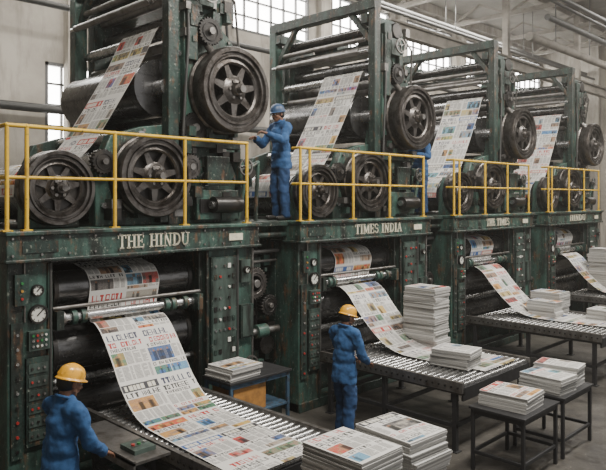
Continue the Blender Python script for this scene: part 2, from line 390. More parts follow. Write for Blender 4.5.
def press(X0,sign,seed,conv):
    rnd=random.Random(seed)
    P=empty("printing_press",(X0+1.65,8.2,0))
    x=lambda v:X0+v
    g=G()
    g.box(x(0),x(.45),6.8,7.3,0,2.53,"green_paint")
    g.box(x(2.5),x(3.3),6.8,7.3,0,2.53,"green_paint")
    g.box(x(0),x(.14),7.3,9.7,0,2.78,"green_dark")
    g.box(x(3.16),x(3.3),7.3,9.7,0,2.78,"green_dark")
    g.box(x(.14),x(3.16),9.55,9.7,0,2.78,"green_dark")
    g.box(x(-.04),x(3.36),6.72,7.35,2.53,2.83,"green_paint")
    g.box(x(-.06),x(3.38),6.68,7.37,2.80,2.85,"green_paint")
    g.box(x(-.06),x(3.38),6.69,7.36,2.52,2.56,"green_dark")
    g.box(x(-.02),x(3.34),7.37,9.75,2.78,2.85,"green_dark")
    g.box(x(.0),x(3.3),6.78,7.1,0,.14,"green_dark")
    g.box(x(.45),x(2.5),7.35,7.5,0,.55,"green_dark")
    for a in(.45,2.44): g.box(x(a),x(a+.06),6.86,8.4,.1,2.5,"green_dark")
    g.box(x(.41),x(.455),6.77,6.83,.14,2.5,"green_dark"); g.box(x(2.5),x(2.54),6.77,6.83,.14,2.5,"green_dark")
    g.obj("lower_frame",P,bevel=.012)
    g=G(); g.box(x(.5),x(2.44),8.35,8.5,0,2.78,"dark_void"); g.obj("dark_backing",P)  # near-black sheet added as the dark interior, blocks the view through
    g=G(); a,b=x(.5),x(2.45)
    def rol(y,z,r,m="roller_black",s=.06):
        g.cyl((a+s,y,z),(b-s,y,z),r,m,48); g.cyl((a,y,z),(b,y,z),r*.35,"steel",16)
        for e in(a+s,b-s-.05): g.cyl((e,y,z),(e+.05,y,z),r*1.06,"black_steel",40)
    rol(7.15,2.16,.205); rol(7.22,1.47,.26); rol(7.3,.85,.27); rol(7.62,1.85,.2); rol(7.62,1.15,.22)
    rol(7.42,2.46,.06,"steel",.02); rol(6.9,1.865,.055,"steel",.02); rol(7.0,1.15,.04,"steel",.02)
    g.cyl((a,6.86,1.99),(b,6.86,1.99),.022,"worn_steel",12)
    for q in(.58,.72,.83,1.92,2.02,2.2): g.lathe((x(q),6.9,1.865),(1,0,0),[(.05,0),(.085,0),(.085,.06),(.05,.06)],"green_paint" if q>.6 else "worn_steel",24)
    g.cyl((a,7.0,.62),(b,7.0,.62),.05,"worn_steel",16)
    for z,yy in((2.16,7.15),(1.47,7.22),(.85,7.3),(1.865,6.9)):
        for e,w in((.51,.08),(2.36,.08)):
            g.box(x(e),x(e+w),yy-.13,yy+.13,z-.1,z+.1,"green_dark")
    g.obj("impression_rollers",P)
    # ---- panels, dials, valves
    g=G(); y=6.8
    dial(g,x(.3),y,2.22,.062); dial(g,x(.31),y,1.97,.1)
    g.box(x(.06),x(.2),y-.05,y,2.08,2.4,"green_dark")
    for i in range(3): g.cyl((x(.13),y-.065,2.15+i*.08),(x(.13),y-.05,2.15+i*.08),.014,["red_btn","amber_btn","green_btn"][i],12)
    g.box(x(.2),x(.42),y-.06,y,1.6,1.8,"panel_grey")
    g.box(x(.215),x(.405),y-.065,y-.06,1.615,1.785,"green_dark")
    for i in range(4):
        for j in range(3): g.cyl((x(.24+i*.045),y-.075,1.645+j*.055),(x(.24+i*.045),y-.065,1.645+j*.055),.013,rnd.choice(["red_btn","steel","green_btn","dial_white"]),10)
    g.box(x(.18),x(.42),y-.04,y,.6,1.52,"green_dark")
    for j in range(6):
        g.box(x(.2),x(.4),y-.05,y-.04,.66+j*.14,.76+j*.14,"panel_grey")
        for i in range(3): g.cyl((x(.235+i*.065),y-.062,.71+j*.14),(x(.235+i*.065),y-.05,.71+j*.14),.013,rnd.choice(["red_btn","steel","worn_steel","worn_steel","black_steel"]),10)
    g.box(x(.03),x(.15),y-.03,y,.5,1.9,"green_dark")
    for j in range(9): g.cyl((x(.09),y-.045,.58+j*.15),(x(.09),y-.03,.58+j*.15),.016,rnd.choice(["steel","black_steel","red_btn"]),10)
    g.tube([(x(.44),y-.03,.3),(x(.44),y-.03,2.5)],.014,"pipe_mat"); g.tube([(x(.17),y-.02,1.9),(x(.17),y-.02,2.52)],.01,"worn_steel")
    g.box(x(2.56),x(2.98),y-.05,y,.95,2.42,"green_dark"); g.box(x(2.58),x(2.96),y-.055,y-.05,.97,2.40,"panel_grey")
    for j in range(10):
        for i in range(5):
            t=rnd.random(); cx=x(2.62+i*.075); cz=1.04+j*.14
            if t<.5: g.cyl((cx,y-.072,cz),(cx,y-.055,cz),.017,rnd.choice(["steel","red_btn","black_steel","worn_steel","dial_white"]),12)
            elif t<.8: g.box(cx-.024,cx+.024,y-.065,y-.05,cz-.03,cz+.03,rnd.choice(["black_steel","dial_white","green_dark","black_steel"]))
    g.box(x(3.04),x(3.26),y-.07,y,1.3,1.75,"green_dark"); g.box(x(3.06),x(3.24),y-.08,y-.07,1.32,1.73,"panel_grey")
    g.box(x(3.06),x(3.22),y-.05,y,2.05,2.35,"panel_grey"); dial(g,x(3.14),y-.05,2.22,.05)
    g.hwheel(x(3.15),y-.16,.95,.12,"worn_steel")
    g.hwheel(x(2.78),y-.16,.62,.1,"worn_steel")
    g.tube([(x(3.01),y-.03,.2),(x(3.01),y-.03,2.5)],.018,"pipe_mat"); g.tube([(x(3.27),y-.03,.2),(x(3.27),y-.04,2.5)],.014,"worn_steel")
    g.box(x(2.82),x(3.05),6.705,6.72,2.63,2.72,"cream_letter"); g.box(x(.12),x(.5),6.71,6.72,2.62,2.74,"green_dark")
    for i in range(12): g.cyl((x(.02+i*.3),6.70,2.6),(x(.02+i*.3),6.72,2.6),.014,"worn_steel",6)
    for i in range(12): g.cyl((x(.02+i*.3),6.70,2.775),(x(.02+i*.3),6.72,2.775),.014,"worn_steel",6)
    g.obj("control_panels",P)
    g=G(); wd=.98 if len(sign)<10 else 1.25
    lettering(g,sign,x(1.2),wd,6.714,2.61,.155,"cream_letter"); g.obj("nameplate_lettering",P)
    # ---- side gearbox between units
    g=G()
    gx0,gx1=3.32,4.16
    g.box(x(gx0),x(gx1),7.5,9.3,0,1.15,"green_dark"); g.box(x(gx0+.06),x(gx1-.1),7.6,9.2,1.15,2.2,"green_paint")
    g.box(x(gx0+.1),x(gx0+.55),7.2,7.5,.0,.8,"green_paint"); g.box(x(gx0+.15),x(gx0+.5),7.35,7.6,1.25,1.7,"panel_grey")
    g.gear(x(gx0+.3),1.95,7.1,7.25,.24,28,"wheel_steel"); g.cyl((x(gx0+.3),7.1,1.95),(x(gx0+.3),7.6,1.95),.12,"black_steel",28)
    g.gear(x(gx0+.6),1.6,7.12,7.24,.16,20,"black_steel")
    g.cyl((x(gx0+.62),7.2,1.0),(x(gx0+.62),7.6,1.0),.14,"wheel_steel",24); g.cyl((x(gx0+.25),7.0,.45),(x(gx0+.25),7.4,.45),.13,"wheel_steel",24)
    g.cyl((x(gx0+.1),7.1,1.25),(x(gx0+.75),7.1,1.25),.05,"worn_steel",18); g.cyl((x(gx0+.3),7.1,1.25),(x(gx0+.5),7.1,1.25),.1,"green_paint",22)
    for i in range(4):
        px=gx0+.1+i*.17; g.tube([(x(px),7.45,0.1),(x(px),7.45,2.3+.1*i),(x(px+.05),7.9,2.5+.05*i)],.02+.006*(i%2),rnd.choice(["worn_steel","pipe_mat","green_dark"]))
    g.tube([(x(gx0+.0),7.15,2.4),(x(gx1),7.2,2.4)],.03,"pipe_mat"); g.tube([(x(gx0),7.2,2.25),(x(gx1),7.25,2.25)],.02,"worn_steel"); g.tube([(x(gx0),7.05,2.65),(x(gx1),7.05,2.65)],.045,"green_dark")
    for i in range(34):
        bx=gx0+.05+rnd.random()*.62; bz=.2+rnd.random()*2.2; s=.03+rnd.random()*.08
        g.box(x(bx),x(bx+s*1.3),7.36-rnd.random()*.15,7.62,bz,bz+s*1.6,rnd.choice(["green_paint","black_steel","panel_grey","worn_steel","green_dark"]))
    g.box(x(3.38),x(4.13),6.95,8.1,2.78,2.85,"green_dark")
    g.box(x(3.5),x(4.1),8.15,9.2,2.78,4.25,"green_dark"); g.box(x(3.55),x(4.05),8.12,8.15,3.0,4.1,"green_paint")
    g.obj("side_gearbox",P,bevel=.008)
    # ---- upper section
    g=G()
    poly=[(1.15,2.85),(3.22,2.85),(3.3,3.5),(3.12,3.85),(3.42,4.3),(3.46,5.0),(3.2,5.4),(3.02,5.55),(3.0,6.25),(2.3,6.3),(2.28,5.2),(2.18,4.15),(1.75,4.08),(1.35,3.95),(1.15,3.5)]
    g.prism([(x(p),q) for p,q in poly],7.15,7.32,"green_paint")
    g.prism([(x(p),q) for p,q in poly],9.35,9.5,"green_dark")
    for y0,y1,mm in((7.15,7.3,"green_paint"),(9.35,9.5,"green_dark")):
        g.prism([(x(p),q) for p,q in [(.3,2.85),(.95,2.85),(.95,3.35),(.75,3.62),(.45,3.62),(.3,3.3)]],y0,y1,mm)
    g.box(x(2.35),x(2.5),7.06,7.15,4.1,6.2,"green_paint"); g.box(x(2.86),x(2.98),7.06,7.15,5.35,6.2,"green_paint")
    g.box(x(2.42),x(2.9),7.03,7.15,5.45,5.6,"green_dark"); g.box(x(2.3),x(3.25),7.0,7.15,3.86,4.0,"green_dark")
    g.box(x(2.5),x(3.2),6.98,7.15,2.9,3.3,"green_paint"); g.box(x(2.62),x(3.0),6.92,7.0,3.36,3.75,"green_dark")
    g.box(x(2.55),x(2.8),7.0,7.15,5.75,6.05,"panel_grey")
    for dx,zt in((0,6.5),(.3,6.12)):
        g.box(x(2.07+dx),x(2.23+dx),7.0,7.15,2.85 if dx==0 else 5.0,zt,"green_dark"); g.box(x(2.05+dx),x(2.25+dx),9.5,9.68,2.85,zt,"green_paint")
        g.box(x(2.05+dx),x(2.25+dx),7.0,9.68,zt-.02,zt+.16,"green_dark")
    g.bar((x(2.15),7.1,5.9),(x(2.15),7.6,6.5),.1,.1,"green_dark"); g.bar((x(2.15),9.55,5.8),(x(2.15),9.0,6.5),.1,.1,"green_dark")
    g.box(x(2.05),x(3.0),7.16,7.3,6.25,6.42,"green_dark"); g.box(x(2.05),x(3.0),9.35,9.5,6.25,6.42,"green_dark")
    g.box(x(2.5),x(3.1),7.2,9.4,5.9,6.02,"green_dark")
    g.box(x(2.5),x(2.95),7.3,7.75,6.02,6.4,"green_paint"); g.cyl((x(2.72),7.0,6.2),(x(2.72),7.3,6.2),.14,"black_steel",24)
    g.box(x(2.55),x(2.9),8.3,8.9,6.02,6.35,"green_dark")
    g.obj("upper_frame",P,bevel=.012)
    g=G()
    def rY(xx,z,r,m,y0=7.3,y1=9.37):
        g.cyl((x(xx),y0,z),(x(xx),y1,z),r,m,48); g.cyl((x(xx),y0-.2,z),(x(xx),y1+.15,z),r*.3 if r>.1 else r*.6,"steel",14)
    rY(2.13,4.62,.37,"roller_black"); rY(1.9,3.42,.45,"roller_black"); rY(.62,3.25,.33,"roller_black"); rY(2.85,4.68,.42,"roller_black"); rY(2.75,3.45,.32,"roller_black")
    rY(2.24,5.36,.075,"steel"); rY(2.55,5.6,.12,"roller_black"); rY(2.0,5.75,.05,"worn_steel"); rY(2.7,5.3,.14,"worn_steel"); rY(2.15,6.0,.045,"worn_steel"); rY(2.3,6.2,.06,"roller_black"); rY(2.45,5.9,.07,"worn_steel")
    rY(1.25,3.1,.12,"black_steel"); rY(1.75,3.98,.08,"steel"); rY(2.3,5.08,.06,"worn_steel")
    flywheel(g,(x(2.98),4.64),.58,.4,6.74)
    flywheel(g,(x(1.82),3.46),.51,.28,6.86)
    flywheel(g,(x(.62),3.3),.42,.2,6.93)
    g.gear(x(2.5),4.12,7.03,7.12,.2,26,"black_steel"); g.gear(x(2.42),3.6,7.0,7.12,.17,24,"wheel_steel"); g.gear(x(2.72),5.42,6.98,7.08,.19,24,"black_steel"); g.gear(x(1.2),3.62,7.03,7.12,.15,20,"black_steel")
    g.hwheel(x(3.28),6.9,3.62,.12,"worn_steel"); g.hwheel(x(2.66),6.88,5.9,.13,"worn_steel")
    g.cyl((x(2.7),6.9,3.1),(x(3.15),6.9,3.1),.11,"black_steel",24); g.cyl((x(2.66),6.9,3.1),(x(3.2),6.9,3.1),.05,"steel",16)
    g.tube([(x(2.3),7.02,3.2),(x(2.28),6.98,4.05),(x(2.38),7.0,5.3),(x(2.4),7.05,6.1)],.02,"pipe_mat")
    g.tube([(x(3.25),7.05,2.9),(x(3.38),7.0,3.6),(x(3.62),7.05,3.7),(x(3.62),7.1,2.86)],.03,"green_paint")
    g.tube([(x(3.45),7.3,2.86),(x(3.45),7.3,3.9),(x(3.3),7.3,4.1)],.045,"green_dark")
    g.tube([(x(3.1),7.4,6.2),(x(3.3),7.4,6.0),(x(3.55),7.6,5.0),(x(3.6),7.8,3.8),(x(3.7),8.1,3.5)],.022,"pipe_mat")
    g.tube([(x(3.0),7.05,6.1),(x(3.15),7.0,5.9),(x(3.4),7.2,5.2),(x(3.5),7.25,4.2)],.018,"worn_steel")
    g.box(x(3.38),x(3.6),7.15,7.45,3.35,3.75,"green_paint"); g.cyl((x(3.5),7.05,3.55),(x(3.5),7.2,3.55),.08,"black_steel",18)
    g.box(x(3.4),x(3.75),7.5,7.9,2.86,3.3,"panel_grey"); g.cyl((x(3.55),7.5,3.35),(x(3.55),7.95,3.35),.1,"green_paint",20)
    g.cyl((x(2.72),6.85,5.02),(x(2.72),7.15,5.35),.05,"worn_steel",14)
    for q,zq in poly:
        g.cyl((x(q-.05 if q>2 else q+.05),7.12,zq-.04),(x(q-.05 if q>2 else q+.05),7.16,zq-.04),.022,"worn_steel",6)
    for i in range(10): g.cyl((x(2.31),7.12,4.3+i*.19),(x(2.31),7.16,4.3+i*.19),.014,"worn_steel",6)
    for i in range(26):
        bx=2.32+rnd.random()*.7; bz=5.2+rnd.random()*.95; s=.03+rnd.random()*.06
        g.box(x(bx),x(bx+s*1.4),6.98+rnd.random()*.06,7.16,bz,bz+s*1.8,rnd.choice(["green_paint","black_steel","worn_steel","green_dark"]))
    for i in range(24):
        bx=1.2+rnd.random()*2.0; bz=2.86+rnd.random()*.35; s=.04+rnd.random()*.06
        g.box(x(bx),x(bx+s*1.6),6.95+rnd.random()*.08,7.16,bz,bz+s*1.8,rnd.choice(["green_paint","black_steel","worn_steel","green_dark"]))
    for i in range(14):
        bx=2.3+rnd.random()*.9; bz=3.5+rnd.random()*.6; s=.03+rnd.random()*.05
        g.box(x(bx),x(bx+s*1.6),6.97+rnd.random()*.06,7.16,bz,bz+s*1.8,rnd.choice(["green_paint","black_steel","worn_steel","green_dark"]))
    g.obj("flywheels_and_cylinders",P)
    # ---- railing
    g=G(); yr=6.73
    zt=3.93
    def r(p,q,rad=.022): g.cyl(p,q,rad,"yellow_rail",12)
    x0_,x1_=-.03,3.14
    r((x(x0_),yr,zt),(x(x1_),yr,zt)); r((x(x0_),yr,3.4),(x(x1_),yr,3.4),.018)
    for q in(x0_,.17,1.17,2.13,x1_):
        r((x(q),yr,2.85),(x(q),yr,zt)); g.box(x(q)-.05,x(q)+.05,yr-.035,yr+.045,2.85,2.865,"yellow_rail"); g.ball((x(q),yr,zt),(.026,)*3,"yellow_rail")
    for z in(zt,3.4): r((x(x0_),yr,z),(x(x0_),6.9,z))
    g.obj("safety_railing",None)
    return P
UX=[2.6,6.8,11.0,15.2]
SIGN=["THE HINDU","TIMES INDIA","THE TIMES","HINDU"]
for i,X0 in enumerate(UX): press(X0,SIGN[i],i+3,None)

# ------------------------------------------------------------------ webs
for i,X0 in enumerate(UX):
    k=1 if i==0 else 2
    ye=[4.1,4.35,4.2,4.2][i]
    xl=X0+.97; dr=-.12 if i==0 else .1
    pts=[(xl,7.36,2.42),(xl,7.2,2.385),(xl,7.05,2.35),(xl,6.96,2.26),(xl,6.932,2.16),(xl,6.96,2.03),(xl,6.99,1.9),(xl,6.93,1.785),(xl,6.82,1.77),(xl,6.66,1.66),(xl,6.45,1.42),(xl+dr*.2,6.2,1.16),(xl+dr*.3,5.95,.98),(xl+dr*.4,5.7,.9),(xl+dr*.5,5.4,.884),(xl+dr*.7,5.0,.882),(xl+dr,ye+.2,.882),(xl+dr,ye,.882)]
    web("newspaper_web",pts,(1,0,0),i+1,k)
    yy=8.25; x=X0
    pts=[(x+2.3,yy,5.43),(x+2.19,yy,5.452),(x+2.1,yy,5.37),(x+1.93,yy,5.02),(x+1.69,yy,4.6),(x+1.46,yy,4.22),(x+1.24,yy,3.88),(x+1.02,yy,3.66),(x+.78,yy,3.602),(x+.6,yy,3.59),(x+.42,yy,3.53),(x+.3,yy,3.38),(x+.27,yy,3.2)]
    web("newspaper_web",pts,(0,-1,0),i+11,2 if i else 1)

# ------------------------------------------------------------------ conveyors
def conveyor(x0,x1,y0,y1,shelf=False):
    g=G(); z=.87
    for xx in(x0,x1-.05):
        g.box(xx,xx+.05,y0,y1,.74,.89,"worn_steel"); g.box(xx-.01,xx+.06,y0,y1,.74,.76,"black_steel")
    n=int((y1-y0-.06)/.092)
    for i in range(n):
        y=y0+.06+i*.092; g.cyl((x0+.05,y,.835),(x1-.05,y,.835),.034,"steel",14)
        g.cyl((x0-.015,y,.82),(x0,y,.82),.014,"black_steel",6)
    for yy in(y0+.1,(y0+y1)/2,y1-.2):
        for xx in(x0+.02,x1-.08): g.box(xx,xx+.06,yy,yy+.06,0,.76,"table_frame"); g.box(xx-.03,xx+.09,yy-.03,yy+.09,0,.012,"table_frame")
        g.box(x0+.03,x1-.03,yy+.01,yy+.05,.3,.35,"table_frame")
    for xx in(x0+.03,x1-.07): g.box(xx,xx+.04,y0+.1,y1-.2,.3,.35,"table_frame")
    g.box(x0+.03,x1-.03,y0,y0+.03,.66,.82,"table_frame")
    if shelf:
        g.box(x0-.4,x0-.02,5.0,6.2,.86,.885,"worn_steel"); g.box(x0-.4,x0-.38,5.0,6.2,.8,.9,"worn_steel")
        for yy in(5.02,6.12): g.bar((x0-.36,yy+.03,.86),(x0,yy+.03,.55),.04,.04,"table_frame")
        g.box(x0-.3,x0-.08,5.15,5.4,.885,.925,"panel_grey")
        for i in range(3): g.cyl((x0-.24+i*.06,5.28,.925),(x0-.24+i*.06,5.28,.94),.018,["red_btn","green_btn","steel"][i],12)
    return g.obj("roller_conveyor",None)
conveyor(3.38,4.78,4.1,6.7,True)
conveyor(7.12,8.98,4.25,6.66)
conveyor(11.3,13.3,4.1,6.66)
conveyor(15.5,17.4,4.1,6.66)

# ------------------------------------------------------------------ tables / trolley / stacks
def table(name,x0,x1,y0,y1,h,top,frame,shelf=True,bin=False):
    g=G(); g.box(x0,x1,y0,y1,h-.03,h,top)
    for xx in(x0+.02,x1-.06):
        for yy in(y0+.02,y1-.06): g.box(xx,xx+.04,yy,yy+.04,0,h-.03,frame)
    for yy in(y0+.025,y1-.055): g.box(x0+.06,x1-.06,yy,yy+.03,h-.09,h-.03,frame); g.box(x0+.06,x1-.06,yy,yy+.03,.2,.24,frame)
    for xx in(x0+.025,x1-.055): g.box(xx,xx+.03,y0+.06,y1-.06,h-.09,h-.03,frame); g.box(xx,xx+.03,y0+.06,y1-.06,.2,.24,frame)
    if shelf: g.box(x0+.03,x1-.03,y0+.03,y1-.03,.24,.26,top)
    if bin:
        g.box(x0+.1,x0+.62,y0+.06,y1-.08,h-.42,h-.1,"orange_bin"); g.box(x0+.7,x1-.1,y0+.08,y1-.1,.26,.55,"panel_grey")
        g.box(x0+.03,x1-.03,y0+.03,y1-.03,h-.45,h-.42,frame)
    return g.obj(name,None,bevel=.004)
table("packing_table",6.8,7.72,3.28,3.98,.75,"table_frame","table_frame",False)
table("packing_table",7.85,8.78,3.28,3.98,.75,"table_frame","table_frame",False)
table("packing_table",3.35,5.05,2.85,3.62,.75,"wood_top","table_frame",True)
table("utility_cart",4.88,5.9,6.02,6.58,.98,"table_frame","blue_frame",True,True)
stack(3.84,3.24,.75,.55,1,.48,.6,.05,1); stack(4.5,3.26,.75,.5,2,.48,.6,-.05,1)
stack(7.2,3.62,.75,.17,4,.5,.58,.1,1)
stack(8.12,3.62,.75,.2,5,.42,.56,-.05); stack(8.55,3.66,.75,.25,6,.36,.56,.06)
stack(7.9,4.82,.876,.24,7,.44,.56,.12)
stack(8.68,5.82,.876,.92,8,.44,.56,.05)
stack(5.16,6.3,.98,.15,9,.5,.46,.02)
stack(12.95,5.7,.876,.42,10,.5,.6,.05); stack(12.45,5.6,.876,.3,16,.36,.56,0)
stack(16.95,6.1,.876,1.05,11,.5,.58,.05); stack(17.1,5.35,.876,.9,12,.46,.58,.0); stack(16.0,4.9,.876,.35,17)
stack(12.9,4.6,.876,.2,14,.44,.56,0)

# ------------------------------------------------------------------ people
FOLD=bpy.data.textures.new("folds",'CLOUDS'); FOLD.noise_scale=.1; FOLD.noise_depth=1
def frame(ax,ay,az,c):
    return Matrix(((ax[0],ay[0],az[0],c[0]),(ax[1],ay[1],az[1],c[1]),(ax[2],ay[2],az[2],c[2]),(0,0,0,1)))
def capsule(g,p,q,r0,r1,mat,n=14):
    p=Vector(p);q=Vector(q);d,a,b=basis(q-p); rings=[]
    for k in range(1,5):
        t=k/4*math.pi/2; rings.append((p-d*r0*math.cos(t),r0*math.sin(t)))
    for k in range(4,0,-1):
        t=k/4*math.pi/2; rings.append((q+d*r1*math.cos(t),r1*math.sin(t)))
    vs=[p-d*r0]
    for c,r in rings:
        for i in range(n):
            t=2*math.pi*i/n; vs.append(c+(a*math.cos(t)+b*math.sin(t))*r)
    vs.append(q+d*r1); fs=[]
    for i in range(n): fs.append((0,1+(i+1)%n,1+i))
    for k in range(len(rings)-1):
        for i in range(n):
            j=(i+1)%n; fs.append((1+k*n+i,1+k*n+j,1+(k+1)*n+j,1+(k+1)*n+i))
    o=1+(len(rings)-1)*n; e=len(vs)-1
    for i in range(n): fs.append((e,o+i,o+(i+1)%n))
    g.add(vs,fs,mat)
def ellip(g,M,c,r,mat):
    k=len(g.v); g.ball((0,0,0),r,mat,18,12)
    for i in range(k,len(g.v)): g.v[i]=tuple(M@(Vector(g.v[i])+Vector(c)))
def capM(g,M,p,q,r0,r1,mat): capsule(g,M@Vector(p),M@Vector(q),r0,r1,mat)
def remesh(g,name,parent,voxel,smooth,T,matfn=None,mats=None,fold=0):
    me=bpy.data.meshes.new(name); me.from_pydata(g.v,[],g.f)
    import bmesh
    bm=bmesh.new(); bm.from_mesh(me); bmesh.ops.remove_doubles(bm,verts=bm.verts,dist=1e-5); bmesh.ops.recalc_face_normals(bm,faces=bm.faces); bm.to_mesh(me); bm.free()
    ob=bpy.data.objects.new(name,me); COL.objects.link(ob)
    md=ob.modifiers.new("r","REMESH"); md.mode='VOXEL'; md.voxel_size=voxel
    ms=ob.modifiers.new("s","SMOOTH"); ms.factor=.5; ms.iterations=smooth
    if fold:
        dp=ob.modifiers.new("d","DISPLACE"); dp.texture=FOLD; dp.strength=fold; dp.mid_level=.45; dp.texture_coords='LOCAL'
        m3=ob.modifiers.new("s2","SMOOTH"); m3.factor=.5; m3.iterations=2
    dg=bpy.context.evaluated_depsgraph_get(); dg.update()
    me2=bpy.data.meshes.new_from_object(ob.evaluated_get(dg)); ob.modifiers.clear(); ob.data=me2
    me2.materials.clear()
    for m in mats: me2.materials.append(MATS[m])
    n=len(me2.polygons); idx=[0]*n
    if matfn:
        idx=[matfn(p.center) for p in me2.polygons]
    me2.polygons.foreach_set("material_index",idx); me2.polygons.foreach_set("use_smooth",[True]*n)
    me2.transform(T)
    ob.parent=parent; return ob
def ik(S,T,l1,l2,pole):
    S=Vector(S);T=Vector(T);d=T-S; L=min(d.length,(l1+l2)*.995); d.normalize(); T=S+d*L
    a=(l1*l1-l2*l2+L*L)/(2*L); h=math.sqrt(max(0,l1*l1-a*a)); p=Vector(pole); p=(p-d*p.dot(d)).normalized()
    return S+d*a+p*h,T
def hand(g,w,d,n,side,curl):
    w=Vector(w);d=Vector(d).normalized(); n=Vector(n);n=(n-d*n.dot(d)).normalized(); s=d.cross(n).normalized()*side
    capsule(g,w-d*.09,w+d*.015,.029,.023,"skin")
    offs=[.033,.011,-.011,-.032]; ln=[.072,.08,.074,.058]
    for o,l in zip(offs,ln):
        k=w+d*(.09-abs(o)*.15)+s*o; capsule(g,w+d*.01+s*o*.6,k,.0145,.012,"skin",10)
        p=k; ang=0
        for fr,rr in((.45,.0092),(.3,.0085),(.25,.0078)):
            ang+=curl; dd=(d*math.cos(ang)-n*math.sin(ang)+s*o*1.2).normalized(); q=p+dd*l*fr; capsule(g,p,q,rr,rr*.92,"skin",10); p=q
    b=w+d*.022+s*.024; m=b+(s*.75+d*.6-n*.25).normalized()*.045; e=m+(s*.3+d*.9-n*.35*(.4+curl)).normalized()*.034
    capsule(g,b,m,.0145,.0115,"skin",10); capsule(g,m,e,.0112,.009,"skin",10)
def person(name,loc,rot,lean,lh,rh,head=(0,0),lp=(-.5,.5,-.6),rp=(-.5,-.5,-.6),curl=.45,step=0,hat="helmet_yellow"):
    E=empty(name,loc); T=Matrix.Rotation(rot,4,'Z')
    u=Vector((math.sin(lean),0,math.cos(lean))); f=Vector((math.cos(lean),0,-math.sin(lean))); yv=Vector((0,1,0))
    Pv=Vector((0,0,.95)); M=frame(f,yv,u,Pv)
    g=G()
    ellip(g,M,(0,0,.34),(.125,.18,.17),"a"); ellip(g,M,(.02,0,.40),(.1,.15,.1),"a"); ellip(g,M,(-.01,0,.18),(.125,.165,.18),"a"); ellip(g,M,(0,0,.02),(.14,.178,.14),"a")
    g.lathe((0,0,.80),(0,0,1),[(.001,0),(.178,0),(.182,.03),(.175,.1),(.16,.2),(.001,.22)],"a",24)
    k=len(g.v)-24*6
    for i in range(k,len(g.v)): v=g.v[i]; g.v[i]=(v[0]*.82,v[1]*1.05,v[2])
    capM(g,M,(-.005,-.16,.485),(-.005,.16,.485),.074,.074,"a"); capM(g,M,(-.01,0,.45),(0,0,.545),.1,.068,"a")
    for s in(-1,1): capM(g,M,(0,s*.175,.465),(0,s*.05,.53),.068,.06,"a")
    hands=[]
    for s,tg,pole in((1,lh,lp),(-1,rh,rp)):
        S=M@Vector((0,s*.2,.47)); el,wr=ik(S,tg,.29,.265,pole)
        capsule(g,S,el,.07,.06,"a"); capsule(g,el,el.lerp(wr,.85),.059,.05,"a"); hands.append((s,el,wr))
    for s in(-1,1):
        off=step*s
        hp=Vector((0,s*.09,.9)); kn=Vector((.035+off*.6,s*.105,.5)); an=Vector((-.01+off,s*.115,.12))
        capsule(g,hp,kn,.102,.084,"a"); capsule(g,kn,an,.083,.078,"a"); capsule(g,an,an-Vector((0,0,.03)),.078,.08,"a")
    remesh(g,"work_clothes",E,.010,3,T,lambda c: 1 if (c.z<.795 and abs(c.y)<.225 and c.x<.26) else 0,["shirt_blue","trouser_blue"],fold=.042)
    g=G()
    for s in(-1,1):
        ox=step*s
        capsule(g,(-.07+ox,s*.115,.05),(.02+ox,s*.118,.055),.045,.045,"shoe"); capsule(g,(-.02+ox,s*.116,.045),(.15+ox,s*.135,.04),.043,.036,"shoe")
    g2=remesh(g,"shoes",E,.008,2,T,None,["shoe"])
    mn=min(v.co.z for v in g2.data.vertices); g2.location.z-=mn
    hy,hp=head
    R=Matrix.Rotation(lean*.6,4,'Y')@Matrix.Rotation(hy,4,'Z')@Matrix.Rotation(hp,4,'Y')
    nb=M@Vector((0,0,.545)); C=nb+u*.06+(R@Vector((0.015,0,.085)))
    H=Matrix.Translation(C)@R
    g=G()
    ellip(g,H,(-.012,0,.025),(.1,.077,.1),"a"); ellip(g,H,(.022,0,-.035),(.072,.063,.085),"a"); ellip(g,H,(.055,0,-.092),(.03,.034,.026),"a")
    capM(g,H,(.088,0,.005),(.112,0,-.032),.010,.0155,"a"); capM(g,H,(.08,-.032,.022),(.08,.032,.022),.014,.014,"a")
    for s in(-1,1):
        ellip(g,H,(.05,s*.04,-.03),(.036,.024,.03),"a"); ellip(g,H,(-.008,s*.078,-.012),(.02,.010,.032),"a"); capM(g,H,(.02,s*.05,-.06),(.055,s*.02,-.095),.024,.02,"a")
    capM(g,H,(.084,-.014,-.066),(.084,.014,-.066),.012,.012,"a")
    capsule(g,H@Vector((-.02,0,-.06)),nb-u*.03,.056,.062,"a")
    remesh(g,"head",E,.0055,3,T,None,["skin"])
    g=G()
    for s in(-1,1):
        ellip(g,H,(.084,s*.03,.0),(.011,.015,.009),"eye_white"); ellip(g,H,(.0925,s*.03,.0),(.004,.006,.006),"eye_dark"); capM(g,H,(.093,s*.018,.022),(.086,s*.045,.022),.005,.004,"hair")
    capM(g,H,(.096,-.018,-.062),(.096,.018,-.062),.0055,.0055,"lip"); capM(g,H,(.1,-.024,-.05),(.1,.024,-.05),.006,.006,"hair")
    ellip(g,H,(-.035,0,.0),(.088,.081,.088),"hair")
    for i in range(len(g.v)): g.v[i]=tuple(T@Vector(g.v[i])+Vector(loc))
    g.obj("face_and_hair",E)
    g=G(); n=28; vs=[];fs=[]
    ra_,rb_=.122,.102
    prof=[(1.0,.0),(.985,.03),(.93,.06),(.8,.088),(.6,.106),(.35,.116),(.08,.119)]
    for r_,h in prof:
        for i in range(n):
            t=2*math.pi*i/n; vs.append(H@Vector((-.008+ra_*r_*math.cos(t),rb_*r_*math.sin(t),.028+h*1.05)))
    for k in range(len(prof)-1):
        for i in range(n):
            j=(i+1)%n; fs.append((k*n+i,k*n+j,(k+1)*n+j,(k+1)*n+i))
    fs.append(tuple(range((len(prof)-1)*n,len(prof)*n)))
    o=len(vs)
